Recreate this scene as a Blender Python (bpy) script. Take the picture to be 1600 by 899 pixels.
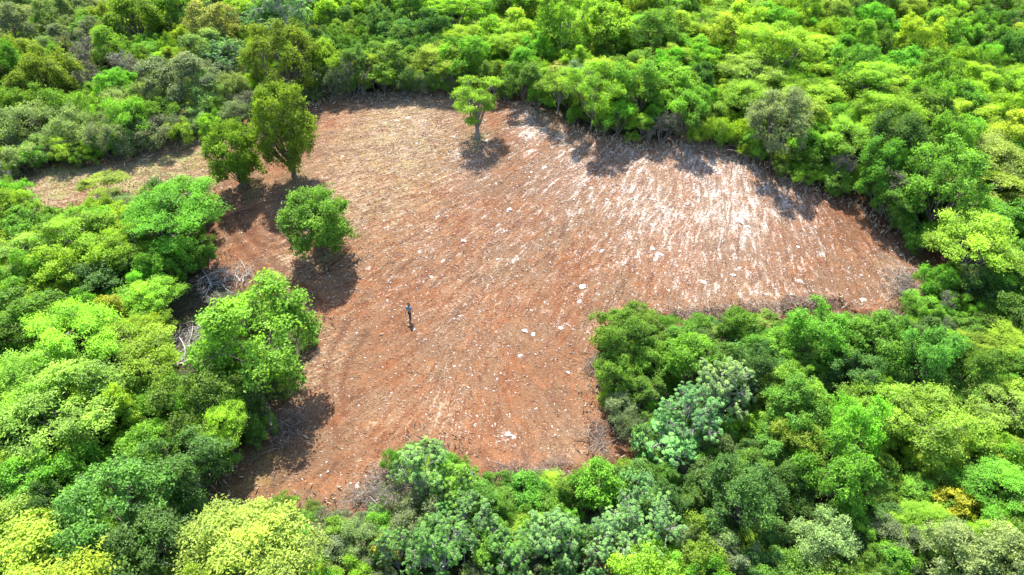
import bpy, math
import numpy as np
from mathutils import Vector

for o in list(bpy.data.objects):
    bpy.data.objects.remove(o)
scene = bpy.context.scene
col = scene.collection
rng = np.random.default_rng(7)

# ------------------------------------------------------------------ camera
CAM_H, PITCH = 40.0, math.radians(38.0)
cam_data = bpy.data.cameras.new('camera')
cam_data.sensor_width = 36.0
cam_data.lens = 24.0
cam_data.clip_end = 6000.0
cam = bpy.data.objects.new('camera', cam_data)
cam.location = (0, 0, CAM_H)
cam.rotation_euler = (math.pi / 2 - PITCH, 0, 0)
col.objects.link(cam)
scene.camera = cam

# ------------------------------------------------------------------ sky and sun
SUN_EL, SUN_AZ = math.radians(55.0), math.radians(-12.0)     # azimuth from +Y, negative = towards -X
sun_dir = Vector((math.sin(SUN_AZ) * math.cos(SUN_EL), math.cos(SUN_AZ) * math.cos(SUN_EL), math.sin(SUN_EL)))
world = bpy.data.worlds.new('World')
scene.world = world
world.use_nodes = True
wn = world.node_tree.nodes
wn.clear()
sky = wn.new('ShaderNodeTexSky')
sky.sky_type = 'NISHITA'
sky.sun_disc = False
sky.sun_elevation = SUN_EL
sky.sun_rotation = SUN_AZ
bg = wn.new('ShaderNodeBackground')
bg.inputs['Strength'].default_value = 0.15
wo = wn.new('ShaderNodeOutputWorld')
world.node_tree.links.new(sky.outputs[0], bg.inputs[0])
world.node_tree.links.new(bg.outputs[0], wo.inputs[0])
sl = bpy.data.lights.new('sun', 'SUN')
sl.energy = 4.9
sl.angle = math.radians(0.53)
sl.color = (1.0, 0.95, 0.87)
so = bpy.data.objects.new('sun', sl)
so.rotation_euler = (-sun_dir).to_track_quat('-Z', 'Y').to_euler()
so.location = (0, 60, 120)
col.objects.link(so)
vs = scene.view_settings
vs.view_transform = 'Standard'
vs.look = 'None'
vs.exposure = 1.97
vs.gamma = 1.0
vs.use_curve_mapping = False
scene.cycles.max_bounces = 6
scene.cycles.diffuse_bounces = 4
scene.cycles.transmission_bounces = 3
scene.cycles.use_denoising = True

# ------------------------------------------------------------------ surveying helpers
F = 1600 * 24.0 / 36.0
CP, SP = math.cos(PITCH), math.sin(PITCH)


def vnoise(x, y, seed=0):
    x = np.asarray(x, float); y = np.asarray(y, float)
    xi = np.floor(x).astype(np.int64); yi = np.floor(y).astype(np.int64)
    fx = x - xi; fy = y - yi
    fx = fx * fx * (3 - 2 * fx); fy = fy * fy * (3 - 2 * fy)

    def h(a, b):
        n = (a * 374761393 + b * 668265263 + seed * 982451653) & 0x7fffffff
        n = ((n ^ (n >> 13)) * 1274126177) & 0x7fffffff
        return ((n ^ (n >> 16)) & 0xffff) / 65535.0
    return (h(xi, yi) * (1 - fx) + h(xi + 1, yi) * fx) * (1 - fy) + (h(xi, yi + 1) * (1 - fx) + h(xi + 1, yi + 1) * fx) * fy


def smooth(t):
    t = np.clip(t, 0, 1)
    return t * t * (3 - 2 * t)


def base_h(x, y):
    """the hill: a broad shoulder that climbs away from the camera"""
    x = np.asarray(x, float); y = np.asarray(y, float)
    h = 5.5 * smooth((y - 32) / 58.0) * np.exp(-((x - 14) / 75.0) ** 2)
    h = h + 2.5 * smooth((y - 95) / 80.0)
    h = h - 1.6 * smooth((x - 30) / 40.0)
    return h + 0.55 * (vnoise(x / 17 + 3.3, y / 17, 5) - .5)


def ray(px, py):
    dx, dy = (px - 800) / F, (449.5 - py) / F
    return np.array([dx, CP + dy * SP, -SP + dy * CP])


def at(px, py, up=0.0):
    """the place in the world whose point `up` metres above the ground is seen in that direction"""
    d = ray(px, py)
    lo, hi = 5.0, 400.0
    t = lo
    while t < hi:
        p = d * t
        if CAM_H + p[2] < float(base_h(p[0], p[1])) + up:
            break
        t += 2.0
    a, b = t - 2.0, t
    for _ in range(24):
        m = (a + b) / 2
        p = d * m
        if CAM_H + p[2] < float(base_h(p[0], p[1])) + up:
            b = m
        else:
            a = m
    p = d * b
    return np.array([p[0], p[1], float(base_h(p[0], p[1]))])


def project(P):
    P = np.asarray(P, float)
    x = P[..., 0]; y = P[..., 1]; z = P[..., 2] - CAM_H
    depth = y * CP - z * SP
    up = y * SP + z * CP
    depth = np.maximum(depth, 0.5)
    return 800 + F * x / depth, 449.5 - F * up / depth, depth


def inside(poly, x, y):
    x = np.asarray(x, float); y = np.asarray(y, float)
    r = np.zeros(x.shape, bool)
    n = len(poly)
    for i in range(n):
        x0, y0 = poly[i]; x1, y1 = poly[(i + 1) % n]
        if y0 == y1:
            continue
        c = ((y0 > y) != (y1 > y)) & (x < (x1 - x0) * (y - y0) / (y1 - y0) + x0)
        r ^= c
    return r


def dist_poly(poly, x, y, closed=True):
    x = np.asarray(x, float); y = np.asarray(y, float)
    best = np.full(x.shape, 1e9)
    n = len(poly)
    for i in range(n if closed else n - 1):
        x0, y0 = poly[i][:2]; x1, y1 = poly[(i + 1) % n][:2]
        dx, dy = x1 - x0, y1 - y0
        L = dx * dx + dy * dy + 1e-9
        t = np.clip(((x - x0) * dx + (y - y0) * dy) / L, 0, 1)
        best = np.minimum(best, np.hypot(x - x0 - t * dx, y - y0 - t * dy))
    return best


# outline of the bare earth, surveyed from the photograph
OUT = [(20, 275), (60, 266), (120, 264), (190, 250), (240, 243), (300, 222), (330, 212), (400, 190), (500, 160), (560, 151), (640, 150),
       (690, 149), (760, 152), (820, 163), (850, 190), (905, 207), (960, 222), (1020, 232), (1066, 226), (1110, 228), (1150, 250),
       (1200, 265), (1270, 295), (1330, 310), (1370, 350), (1440, 398), (1480, 404), (1437, 415), (1418, 450), (1400, 492),
       (1350, 492), (1270, 484), (1230, 490), (1190, 498), (1155, 478), (1110, 492), (1060, 502), (1010, 484), (970, 472), (945, 500),
       (932, 570), (925, 630), (945, 665), (960, 722), (920, 728), (890, 735), (830, 748), (780, 742), (760, 722), (710, 702), (660, 692),
       (620, 692), (592, 722), (585, 765), (560, 802), (500, 792), (460, 778), (420, 782), (370, 802), (335, 832), (326, 790), (350, 740),
       (400, 702), (440, 682), (450, 640), (465, 600), (480, 545), (500, 517), (472, 482), (410, 447), (375, 432), (345, 412),
       (335, 372), (350, 322), (320, 292), (250, 282), (200, 302), (160, 300), (130, 322), (60, 328), (30, 300)]
WOUT = [tuple(at(a, b)[:2]) for a, b in OUT]

# ------------------------------------------------------------------ material helpers


def mat(name):
    m = bpy.data.materials.new(name)
    m.use_nodes = True
    m.node_tree.nodes.clear()
    return m, m.node_tree.nodes, m.node_tree.links


def N(nodes, t, **kw):
    n = nodes.new(t)
    for k, v in kw.items():
        setattr(n, k, v)
    return n


def mixc(nodes, links, fac, a, b, blend='MIX'):
    m = nodes.new('ShaderNodeMix')
    m.data_type = 'RGBA'
    m.blend_type = blend
    for s, v in ((0, fac), (6, a), (7, b)):
        if hasattr(v, 'is_linked') or hasattr(v, 'links'):
            links.new(v, m.inputs[s])
        elif s == 0:
            m.inputs[0].default_value = v
        else:
            m.inputs[s].default_value = (*v, 1)
    return m.outputs[2]


def mth(nodes, links, op, a, b=None, clamp=False):
    m = nodes.new('ShaderNodeMath')
    m.operation = op
    m.use_clamp = clamp
    for i, v in enumerate((a, b)):
        if v is None:
            continue
        if hasattr(v, 'links'):
            links.new(v, m.inputs[i])
        else:
            m.inputs[i].default_value = v
    return m.outputs[0]


def mrange(nodes, links, v, a, b, c=0.0, d=1.0, interp='SMOOTHSTEP'):
    m = nodes.new('ShaderNodeMapRange')
    m.interpolation_type = interp
    links.new(v, m.inputs[0])
    for i, q in enumerate((a, b, c, d)):
        if hasattr(q, 'links'):
            links.new(q, m.inputs[1 + i])
        else:
            m.inputs[1 + i].default_value = q
    return m.outputs[0]


def attr(nodes, name, kind='GEOMETRY'):
    a = nodes.new('ShaderNodeAttribute')
    a.attribute_name = name
    a.attribute_type = kind
    return a


def leaf_material():
    m, n, l = mat('leaf')
    tint = attr(n, 'tint', 'INSTANCER').outputs['Color']
    var = attr(n, 'var').outputs['Fac']
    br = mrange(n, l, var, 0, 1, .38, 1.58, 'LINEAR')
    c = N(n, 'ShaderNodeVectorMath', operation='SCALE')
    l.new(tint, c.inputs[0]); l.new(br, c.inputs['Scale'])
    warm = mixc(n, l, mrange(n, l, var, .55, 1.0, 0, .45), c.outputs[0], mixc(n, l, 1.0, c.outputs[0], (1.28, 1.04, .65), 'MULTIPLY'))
    d = N(n, 'ShaderNodeBsdfDiffuse')
    t = N(n, 'ShaderNodeBsdfTranslucent')
    g = N(n, 'ShaderNodeBsdfGlossy')
    g.inputs['Roughness'].default_value = .55
    g.inputs['Color'].default_value = (.9, .95, 1, 1)
    l.new(warm, d.inputs[0])
    l.new(mixc(n, l, 1.0, warm, (1.1, 1.15, .45), 'MULTIPLY'), t.inputs[0])
    a = N(n, 'ShaderNodeMixShader'); a.inputs[0].default_value = .48
    l.new(d.outputs[0], a.inputs[1]); l.new(t.outputs[0], a.inputs[2])
    b = N(n, 'ShaderNodeMixShader'); b.inputs[0].default_value = .012
    l.new(a.outputs[0], b.inputs[1]); l.new(g.outputs[0], b.inputs[2])
    o = N(n, 'ShaderNodeOutputMaterial')
    l.new(b.outputs[0], o.inputs[0])
    return m


def bark_material(name, c0, c1):
    m, n, l = mat(name)
    tc = N(n, 'ShaderNodeTexCoord')
    z = N(n, 'ShaderNodeTexNoise'); z.inputs['Scale'].default_value = 5; z.inputs['Detail'].default_value = 5
    mp = N(n, 'ShaderNodeMapping'); mp.inputs['Scale'].default_value = (3, 3, .7)
    l.new(tc.outputs['Object'], mp.inputs[0]); l.new(mp.outputs[0], z.inputs[0])
    p = N(n, 'ShaderNodeBsdfPrincipled'); p.inputs['Roughness'].default_value = .9
    l.new(mixc(n, l, mrange(n, l, z.outputs[0], .35, .65), c0, c1), p.inputs[0])
    bm = N(n, 'ShaderNodeBump'); bm.inputs['Strength'].default_value = .5; bm.inputs['Distance'].default_value = .03
    l.new(z.outputs[0], bm.inputs['Height']); l.new(bm.outputs[0], p.inputs['Normal'])
    o = N(n, 'ShaderNodeOutputMaterial'); l.new(p.outputs[0], o.inputs[0])
    return m


def piece_material(name, stops, rough=.95, bump=0.0):
    """colour picked by a per-piece random value, with fine grain"""
    m, n, l = mat(name)
    r = N(n, 'ShaderNodeValToRGB')
    r.color_ramp.interpolation = 'LINEAR'
    el = r.color_ramp.elements
    while len(el) < len(stops):
        el.new(.5)
    for e, (p, c) in zip(el, stops):
        e.position = p; e.color = (*c, 1)
    l.new(attr(n, 'var').outputs['Fac'], r.inputs[0])
    g = N(n, 'ShaderNodeNewGeometry')
    z = N(n, 'ShaderNodeTexNoise'); z.inputs['Scale'].default_value = 9; z.inputs['Detail'].default_value = 4
    l.new(g.outputs['Position'], z.inputs[0])
    p = N(n, 'ShaderNodeBsdfPrincipled'); p.inputs['Roughness'].default_value = rough
    l.new(mixc(n, l, mrange(n, l, z.outputs[0], .3, .7), mixc(n, l, 1.0, r.outputs[0], (.7, .68, .66), 'MULTIPLY'), r.outputs[0]), p.inputs[0])
    if bump:
        bm = N(n, 'ShaderNodeBump'); bm.inputs['Strength'].default_value = .6; bm.inputs['Distance'].default_value = bump
        l.new(z.outputs[0], bm.inputs['Height']); l.new(bm.outputs[0], p.inputs['Normal'])
    o = N(n, 'ShaderNodeOutputMaterial'); l.new(p.outputs[0], o.inputs[0])
    return m


def ground_material():
    m, n, l = mat('earth')
    su = attr(n, 'su').outputs['Fac']; sv = attr(n, 'sv').outputs['Fac']
    soil = attr(n, 'soil').outputs['Fac']; white = attr(n, 'white').outputs['Fac']
    straw = attr(n, 'straw').outputs['Fac']; rut = attr(n, 'rut').outputs['Fac']; grass = attr(n, 'grass').outputs['Fac']
    geo = N(n, 'ShaderNodeNewGeometry').outputs['Position']

    tu = attr(n, 'tu').outputs['Fac']; tv = attr(n, 'tv').outputs['Fac']; fan = attr(n, 'fan').outputs['Fac']

    def streak(fu, fv, detail=3, rough=.6):
        zs = []
        for a_, b_ in ((su, sv), (tu, tv)):
            cx = N(n, 'ShaderNodeCombineXYZ')
            l.new(mth(n, l, 'MULTIPLY', a_, fu), cx.inputs[0]); l.new(mth(n, l, 'MULTIPLY', b_, fv), cx.inputs[1])
            z = N(n, 'ShaderNodeTexNoise'); z.inputs['Scale'].default_value = 1.0
            z.inputs['Detail'].default_value = detail; z.inputs['Roughness'].default_value = rough
            l.new(cx.outputs[0], z.inputs[0])
            zs.append(z.outputs[0])
        mx = n.new('ShaderNodeMix'); mx.data_type = 'FLOAT'
        l.new(fan, mx.inputs[0]); l.new(zs[0], mx.inputs[2]); l.new(zs[1], mx.inputs[3])
        return mx.outputs[0]

    def iso(s, detail=4, rough=.6):
        z = N(n, 'ShaderNodeTexNoise'); z.inputs['Scale'].default_value = s
        z.inputs['Detail'].default_value = detail; z.inputs['Roughness'].default_value = rough
        l.new(geo, z.inputs[0])
        return z.outputs[0]
    s1 = streak(1.3, .22, 5, .7); s2 = streak(3.4, .75, 4, .75); s3 = streak(.30, .10, 4, .6); w1 = streak(1.7, .42, 5, .7); s4 = streak(2.2, .32, 5, .7)
    big = iso(.09, 4, .6); mid = iso(.5, 5); fine = iso(4.5, 4, .75); vfine = iso(12, 3, .8)
    red, brown, deep = (.118, .042, .0155), (.100, .053, .027), (.048, .021, .011)
    c = mixc(n, l, mrange(n, l, mth(n, l, 'ADD', mth(n, l, 'MULTIPLY', s3, .5), mth(n, l, 'MULTIPLY', big, .5)), .42, .58), red, brown)
    c = mixc(n, l, mth(n, l, 'MULTIPLY', mrange(n, l, mid, .50, .62), .6), c, (.160, .060, .021))
    c = mixc(n, l, mth(n, l, 'MULTIPLY', mrange(n, l, s1, .49, .36), .75), c, deep)
    c = mixc(n, l, mth(n, l, 'MULTIPLY', mrange(n, l, fine, .49, .37), .75), c, deep)
    # straw and shredded wood in the tilth
    st = mth(n, l, 'ADD', mth(n, l, 'MULTIPLY', straw, .58), .24)
    c = mixc(n, l, mth(n, l, 'MULTIPLY', st, mrange(n, l, s4, .42, .58, .0, .85)), c, (.178, .114, .064))
    sm = mth(n, l, 'ADD', mth(n, l, 'MULTIPLY', s2, .6), mth(n, l, 'MULTIPLY', fine, .4))
    lo = mth(n, l, 'SUBTRACT', .61, mth(n, l, 'MULTIPLY', st, .20))
    c = mixc(n, l, mth(n, l, 'MULTIPLY', mrange(n, l, sm, lo, mth(n, l, 'ADD', lo, .11)), .85), c, (.255, .186, .12))
    # crushed limestone
    c = mixc(n, l, mth(n, l, 'MULTIPLY', mrange(n, l, white, .4, 1.0), .30), c, (.20, .138, .10))
    wm = mth(n, l, 'ADD', mth(n, l, 'MULTIPLY', w1, .68), mth(n, l, 'ADD', mth(n, l, 'MULTIPLY', iso(.22, 3), .16), mth(n, l, 'MULTIPLY', fine, .16)))
    lo2 = mth(n, l, 'SUBTRACT', .622, mth(n, l, 'MULTIPLY', white, .165))
    c = mixc(n, l, mth(n, l, 'MULTIPLY', mrange(n, l, wm, mth(n, l, 'SUBTRACT', lo2, .02), mth(n, l, 'ADD', lo2, .13)), .78), c, mixc(n, l, mrange(n, l, fine, .35, .6), (.22, .16, .12), (.47, .42, .37)))
    c = mixc(n, l, mth(n, l, 'MULTIPLY', mrange(n, l, vfine, .58, .68), .45), c, (.27, .21, .16))
    c = mixc(n, l, mth(n, l, 'MULTIPLY', rut, .75), c, (.07, .028, .014))
    # young grass by the track
    gm = mth(n, l, 'MULTIPLY', grass, mrange(n, l, mth(n, l, 'ADD', mth(n, l, 'MULTIPLY', fine, .5), mth(n, l, 'MULTIPLY', mid, .5)), .44, .58))
    c = mixc(n, l, mth(n, l, 'MULTIPLY', gm, .75), c, (.17, .19, .06))
    # leaf litter under the trees
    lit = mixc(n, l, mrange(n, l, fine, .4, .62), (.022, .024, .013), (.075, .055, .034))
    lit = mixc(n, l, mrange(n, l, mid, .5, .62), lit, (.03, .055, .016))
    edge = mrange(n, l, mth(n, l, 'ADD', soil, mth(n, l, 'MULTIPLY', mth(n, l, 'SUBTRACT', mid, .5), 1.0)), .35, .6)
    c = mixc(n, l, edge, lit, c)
    p = N(n, 'ShaderNodeBsdfPrincipled'); p.inputs['Roughness'].default_value = .97
    p.inputs['Specular IOR Level'].default_value = .15
    l.new(c, p.inputs[0])
    hgt = mth(n, l, 'ADD', mth(n, l, 'MULTIPLY', s2, 1.0), mth(n, l, 'ADD', mth(n, l, 'MULTIPLY', fine, 1.0), mth(n, l, 'MULTIPLY', vfine, .45)))
    bm = N(n, 'ShaderNodeBump'); bm.inputs['Strength'].default_value = .8; bm.inputs['Distance'].default_value = .13
    l.new(hgt, bm.inputs['Height']); l.new(bm.outputs[0], p.inputs['Normal'])
    o = N(n, 'ShaderNodeOutputMaterial'); l.new(p.outputs[0], o.inputs[0])
    return m


def plain(name, c, rough=.8):
    m, n, l = mat(name)
    tc = N(n, 'ShaderNodeTexCoord')
    z = N(n, 'ShaderNodeTexNoise'); z.inputs['Scale'].default_value = 14; z.inputs['Detail'].default_value = 3
    l.new(tc.outputs['Object'], z.inputs[0])
    p = N(n, 'ShaderNodeBsdfPrincipled'); p.inputs['Roughness'].default_value = rough
    l.new(mixc(n, l, z.outputs[0], tuple(q * .75 for q in c), tuple(min(1, q * 1.2) for q in c)), p.inputs[0])
    o = N(n, 'ShaderNodeOutputMaterial'); l.new(p.outputs[0], o.inputs[0])
    return m


M_LEAF = leaf_material()
M_BARK = bark_material('bark_brown', (.055, .042, .032), (.13, .105, .085))
M_PALE = bark_material('bark_pale', (.20, .185, .165), (.40, .38, .35))
M_GREY = bark_material('bark_grey', (.085, .072, .06), (.20, .175, .15))
M_DEAD = bark_material('dead_wood', (.075, .05, .035), (.24, .18, .135))
M_EARTH = ground_material()
M_CHIP = piece_material('shredded_wood', [(0, (.07, .036, .022)), (.2, (.15, .08, .045)), (.6, (.26, .18, .115)), (1, (.38, .30, .22))])
M_STONE = piece_material('limestone', [(0, (.18, .11, .075)), (.5, (.30, .235, .19)), (1, (.45, .40, .36))], bump=.03)
M_CLOD = piece_material('earth_clod', [(0, (.08, .032, .018)), (.5, (.13, .055, .028)), (1, (.21, .10, .055))])
M_STRAWBLADE = piece_material('dry_stalk', [(0, (.16, .13, .075)), (.5, (.33, .27, .16)), (1, (.48, .41, .28))])

# ------------------------------------------------------------------ mesh helpers


def mesh_np(name, V, faces, material, var=None, smooth_shade=False):
    """V (n,3), faces (m,k) all of k corners"""
    V = np.asarray(V, np.float32); faces = np.asarray(faces, np.int32)
    me = bpy.data.meshes.new(name)
    k = faces.shape[1]
    me.vertices.add(len(V)); me.vertices.foreach_set('co', V.ravel())
    me.loops.add(faces.size); me.loops.foreach_set('vertex_index', faces.ravel())
    me.polygons.add(len(faces))
    me.polygons.foreach_set('loop_start', np.arange(0, faces.size, k, dtype=np.int32))
    me.polygons.foreach_set('use_smooth', np.full(len(faces), smooth_shade, bool))
    if var is not None:
        a = me.attributes.new('var', 'FLOAT', 'FACE')
        a.data.foreach_set('value', np.asarray(var, np.float32))
    me.materials.append(material)
    me.update(calc_edges=True)
    me.validate()
    return me


def obj(name, me, parent=None, loc=None):
    o = bpy.data.objects.new(name, me)
    col.objects.link(o)
    if parent is not None:
        o.parent = parent
    if loc is not None:
        o.location = loc
    return o


def empty(name, loc, rz=0.0, s=(1, 1, 1)):
    o = bpy.data.objects.new(name, None)
    o.empty_display_size = .3
    o.location = loc; o.rotation_euler = (0, 0, rz); o.scale = s
    col.objects.link(o)
    return o


def tag(o, label=None, cat=None, group=None, kind=None):
    if label: o['label'] = label
    if cat: o['category'] = cat
    if group: o['group'] = group
    if kind: o['kind'] = kind
    return o


class Tubes:
    def __init__(s, sides=6):
        s.V, s.Fc, s.n, s.sides = [], [], 0, sides

    def add(s, pts, rad):
        pts = np.asarray(pts, float); k = s.sides
        rad = np.broadcast_to(np.asarray(rad, float), (len(pts),))
        t = np.gradient(pts, axis=0)
        t /= np.linalg.norm(t, axis=1)[:, None] + 1e-9
        ref = np.array([.31, .17, .94]) if abs(t[:, 2]).mean() < .8 else np.array([1., .1, 0])
        u = np.cross(t, ref); u /= np.linalg.norm(u, axis=1)[:, None] + 1e-9
        v = np.cross(t, u)
        a = np.arange(k) * 2 * math.pi / k
        ring = pts[:, None] + rad[:, None, None] * (np.cos(a)[None, :, None] * u[:, None] + np.sin(a)[None, :, None] * v[:, None])
        s.V.append(ring.reshape(-1, 3))
        for i in range(len(pts) - 1):
            for j in range(k):
                s.Fc.append((s.n + i * k + j, s.n + i * k + (j + 1) % k, s.n + (i + 1) * k + (j + 1) % k, s.n + (i + 1) * k + j))
        s.n += len(pts) * k

    def mesh(s, name, material):
        return mesh_np(name, np.concatenate(s.V), np.array(s.Fc), material, smooth_shade=True)


def bent(a, b, r, bow=.12, n=4, sag=0.0):
    a = np.asarray(a, float); b = np.asarray(b, float)
    L = np.linalg.norm(b - a)
    off = r.normal(size=3) * L * bow
    t = np.linspace(0, 1, n)[:, None]
    return a * (1 - t) + b * t + off * (4 * t * (1 - t)) + np.array([0, 0, sag * L]) * (4 * t * (1 - t))


def unit(v):
    return v / (np.linalg.norm(v, axis=-1, keepdims=True) + 1e-9)


def leaf_mesh(name, P, Nrm, L, W, var, r, T=None, fold=.18):
    n = len(P)
    Nrm = unit(Nrm)
    if T is None:
        T = r.normal(size=(n, 3))
    T = unit(T - (T * Nrm).sum(1)[:, None] * Nrm)
    S = np.cross(Nrm, T)
    L = np.broadcast_to(np.asarray(L, float), (n,))[:, None]; W = np.broadcast_to(np.asarray(W, float), (n,))[:, None]
    f = Nrm * (W * fold)
    V = np.stack([P - T * L / 2, P + S * W / 2 + f, P + T * L / 2 - f, P - S * W / 2 + f], 1).reshape(-1, 3)
    return mesh_np(name, V, np.arange(4 * n).reshape(n, 4), M_LEAF, var)


# ------------------------------------------------------------------ the ground
def axis(lo, hi, step, far):
    a = list(np.arange(lo, hi + 1e-6, step))
    s, left, right = step, [], []
    x = lo
    while x > -far:
        s *= 1.18; x -= s; left.append(x)
    s, x = step, hi
    while x < far:
        s *= 1.18; x += s; right.append(x)
    return np.array(left[::-1] + a + right)


def blob(px, py, r):
    c = at(px, py)
    X, Y, D = project(c)
    ppm = F / D
    el = math.asin((CAM_H - c[2]) / np.linalg.norm(c - np.array([0, 0, CAM_H])))
    return c[0], c[1], r / ppm, r / ppm / math.sin(el)


def field(blobs, x, y):
    v = np.zeros(np.shape(x))
    for px, py, r, w in blobs:
        cx, cy, rx, ry = blob(px, py, r)
        v = np.maximum(v, w * np.exp(-((x - cx) / rx) ** 2 - ((y - cy) / ry) ** 2))
    return v


WHITE = [(1120, 290, 150, .95), (830, 188, 50, 1.0), (890, 250, 130, .75), (1010, 290, 140, .85), (1070, 380, 110, .8), (1165, 350, 60, 1.0),
         (745, 260, 80, .65), (660, 190, 80, .5), (1290, 410, 120, .45), (1100, 450, 120, .5), (800, 340, 130, .5), (910, 470, 120, .45),
         (790, 680, 28, .6), (720, 650, 60, .45), (560, 760, 30, .5), (1220, 310, 90, .75), (1000, 220, 70, .7), (1130, 240, 30, 1.0), (640, 400, 110, .45), (730, 560, 90, .45)]
STRAW = [(620, 200, 130, .9), (545, 290, 80, .9), (465, 400, 60, .8), (500, 570, 70, .7), (690, 640, 60, .7), (640, 330, 90, .5), (600, 640, 60, .5),
         (240, 262, 110, 1.0), (80, 290, 110, 1.0), (940, 610, 40, .6), (1000, 320, 160, .5), (760, 440, 120, .45), (1400, 440, 40, .9), (1200, 480, 70, .6), (600, 760, 60, .7), (690, 540, 80, .35), (880, 690, 90, .35)]
GRASS = [(255, 262, 85, .9), (70, 285, 90, .9), (620, 210, 80, .35), (160, 300, 60, .4), (380, 720, 60, .5), (462, 279, 16, .8), (396, 294, 14, .8), (511, 400, 18, .8), (747, 218, 14, .8)]
P0 = at(1150, 100)[:2]        # the tracks of the machine fan out from the far right ...
P1 = at(725, 505)[:2]         # ... and, lower down, from the middle of the field
RUTS = [([(345, 340), (372, 382), (398, 410), (425, 440), (455, 480)], .34), ([(368, 338), (396, 376), (424, 406), (452, 438)], .34),
        ([(388, 352), (402, 370), (425, 378), (458, 368), (485, 348)], .22), ([(382, 362), (400, 382), (428, 390), (470, 376)], .22),
        ([(545, 505), (520, 545), (508, 590), (512, 640), (530, 690)], .26), ([(575, 520), (548, 560), (534, 600), (538, 650)], .26),
        ([(60, 300), (160, 280), (260, 268), (330, 262)], .3), ([(405, 345), (430, 362), (462, 360)], .2), ([(470, 440), (500, 470), (520, 510)], .22),
        ([(1290, 320), (1330, 380), (1375, 440)], .18), ([(1310, 318), (1350, 374), (1392, 428)], .18)]
RUTW = [([tuple(at(*p)[:2]) for p in pl], w) for pl, w in RUTS]
BERMS = [([(1030, 492), (1060, 498), (1110, 488)], .35, .9), ([(1170, 490), (1210, 482), (1260, 470), (1310, 474)], .55, 1.0), ([(1330, 486), (1385, 492), (1404, 470), (1412, 430)], .5, 1.0),
         ([(775, 740), (830, 748), (900, 728), (955, 715)], .5, .9), ([(930, 580), (925, 630), (948, 668)], .4, .8), ([(235, 238), (265, 228), (300, 218)], .5, 1.0), ([(820, 168), (900, 207), (980, 228)], .25, 1.0)]
BERMW = [([tuple(at(*p)[:2]) for p in pl], h, w) for pl, h, w in BERMS]


def streak_uv(x, y):
    x, y = x + .7 * (vnoise(x * .16, y * .16, 51) - .5) + .18 * (vnoise(x * .7, y * .7, 52) - .5), y + .7 * (vnoise(x * .22, y * .22, 53) - .5)
    d0 = np.hypot(x - P0[0], y - P0[1]) + 1e-6
    u0 = np.arctan2(y - P0[1], x - P0[0]); u0 = np.where(u0 > 1.0, u0 - 2 * math.pi, u0) * 42.0
    d1 = np.hypot(x - P1[0], y - P1[1]) + 1e-6
    u1 = np.arctan2(x - P1[0], P1[1] + 2.5 - y) * 13.0
    k = smooth((P1[1] + 1.5 - y + 5 * (vnoise(x * .16, y * .16, 44) - .5)) / 7.0)
    return u0, d0, u1, d1, k * .6


def tilth(x, y):
    u0, d0, u1, d1, k = streak_uv(x, y)

    def f(u, d):
        return .05 * (vnoise(u * 1.37 + .3 * d, d * .4, 1) - .5) + .04 * (vnoise(u * 3.1 - .21 * d, d * .9, 2) - .5) + .10 * (vnoise(u * .5 + .05 * d, d * .14, 3) - .5)
    return f(u0, d0) * (1 - k) + f(u1, d1) * k + .06 * (vnoise(x * 2.1, y * 2.1, 9) - .5) + .05 * (vnoise(x * 4.3, y * 4.3, 10) - .5)


def ground_h(x, y):
    x = np.asarray(x, float); y = np.asarray(y, float)
    h = base_h(x, y) + tilth(x, y)
    for pl, w in RUTW:
        d = dist_poly(pl, x, y, False)
        h = h - .09 * np.exp(-(d / w) ** 2) + .055 * np.exp(-((d - 1.9 * w) / (w * .7)) ** 2)
    for pl, a, w in BERMW:
        d = dist_poly(pl, x, y, False)
        h = h + a * np.exp(-(d / w) ** 2) * (.45 + 1.1 * vnoise(x * 1.3, y * 1.3, 21))
    return h


def build_ground():
    xs = axis(-50, 54, .26, 1800); ys = axis(18, 110, .26, 1800)
    X, Y = np.meshgrid(xs, ys)
    nx, ny = len(xs), len(ys)
    x = X.ravel(); y = Y.ravel()
    near = (x > -70) & (x < 75) & (y > 5) & (y < 130)
    h = base_h(x, y)
    h[near] = ground_h(x[near], y[near])
    i = np.arange((nx - 1) * (ny - 1)); r0 = (i // (nx - 1)) * nx + i % (nx - 1)
    faces = np.stack([r0, r0 + 1, r0 + nx + 1, r0 + nx], 1)
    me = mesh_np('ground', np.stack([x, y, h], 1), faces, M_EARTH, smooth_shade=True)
    u0, d0, u1, d1, k = streak_uv(x, y)
    ins = inside(WOUT, x, y)
    d = np.where(near, 0, 50.0)
    d[near] = dist_poly(WOUT, x[near], y[near])
    sd = np.where(ins, d, -d)
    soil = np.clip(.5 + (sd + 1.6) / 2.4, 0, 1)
    rut = np.zeros_like(x)
    for pl, w in RUTW:
        rut[near] = np.maximum(rut[near], np.exp(-(dist_poly(pl, x[near], y[near], False) / w) ** 2))
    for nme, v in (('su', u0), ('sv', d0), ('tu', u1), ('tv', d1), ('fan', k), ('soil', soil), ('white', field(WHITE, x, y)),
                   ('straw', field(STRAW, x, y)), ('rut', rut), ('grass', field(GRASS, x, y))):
        a = me.attributes.new(nme, 'FLOAT', 'POINT')
        a.data.foreach_set('value', np.asarray(v, np.float32))
    return tag(obj('ground', me), 'bare red earth clearing with tyre tracks and white limestone streaks', kind='structure')


build_ground()

# ------------------------------------------------------------------ tree prototypes
UP = np.array([0, 0, 1.0])


class Proto:
    pass


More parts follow.
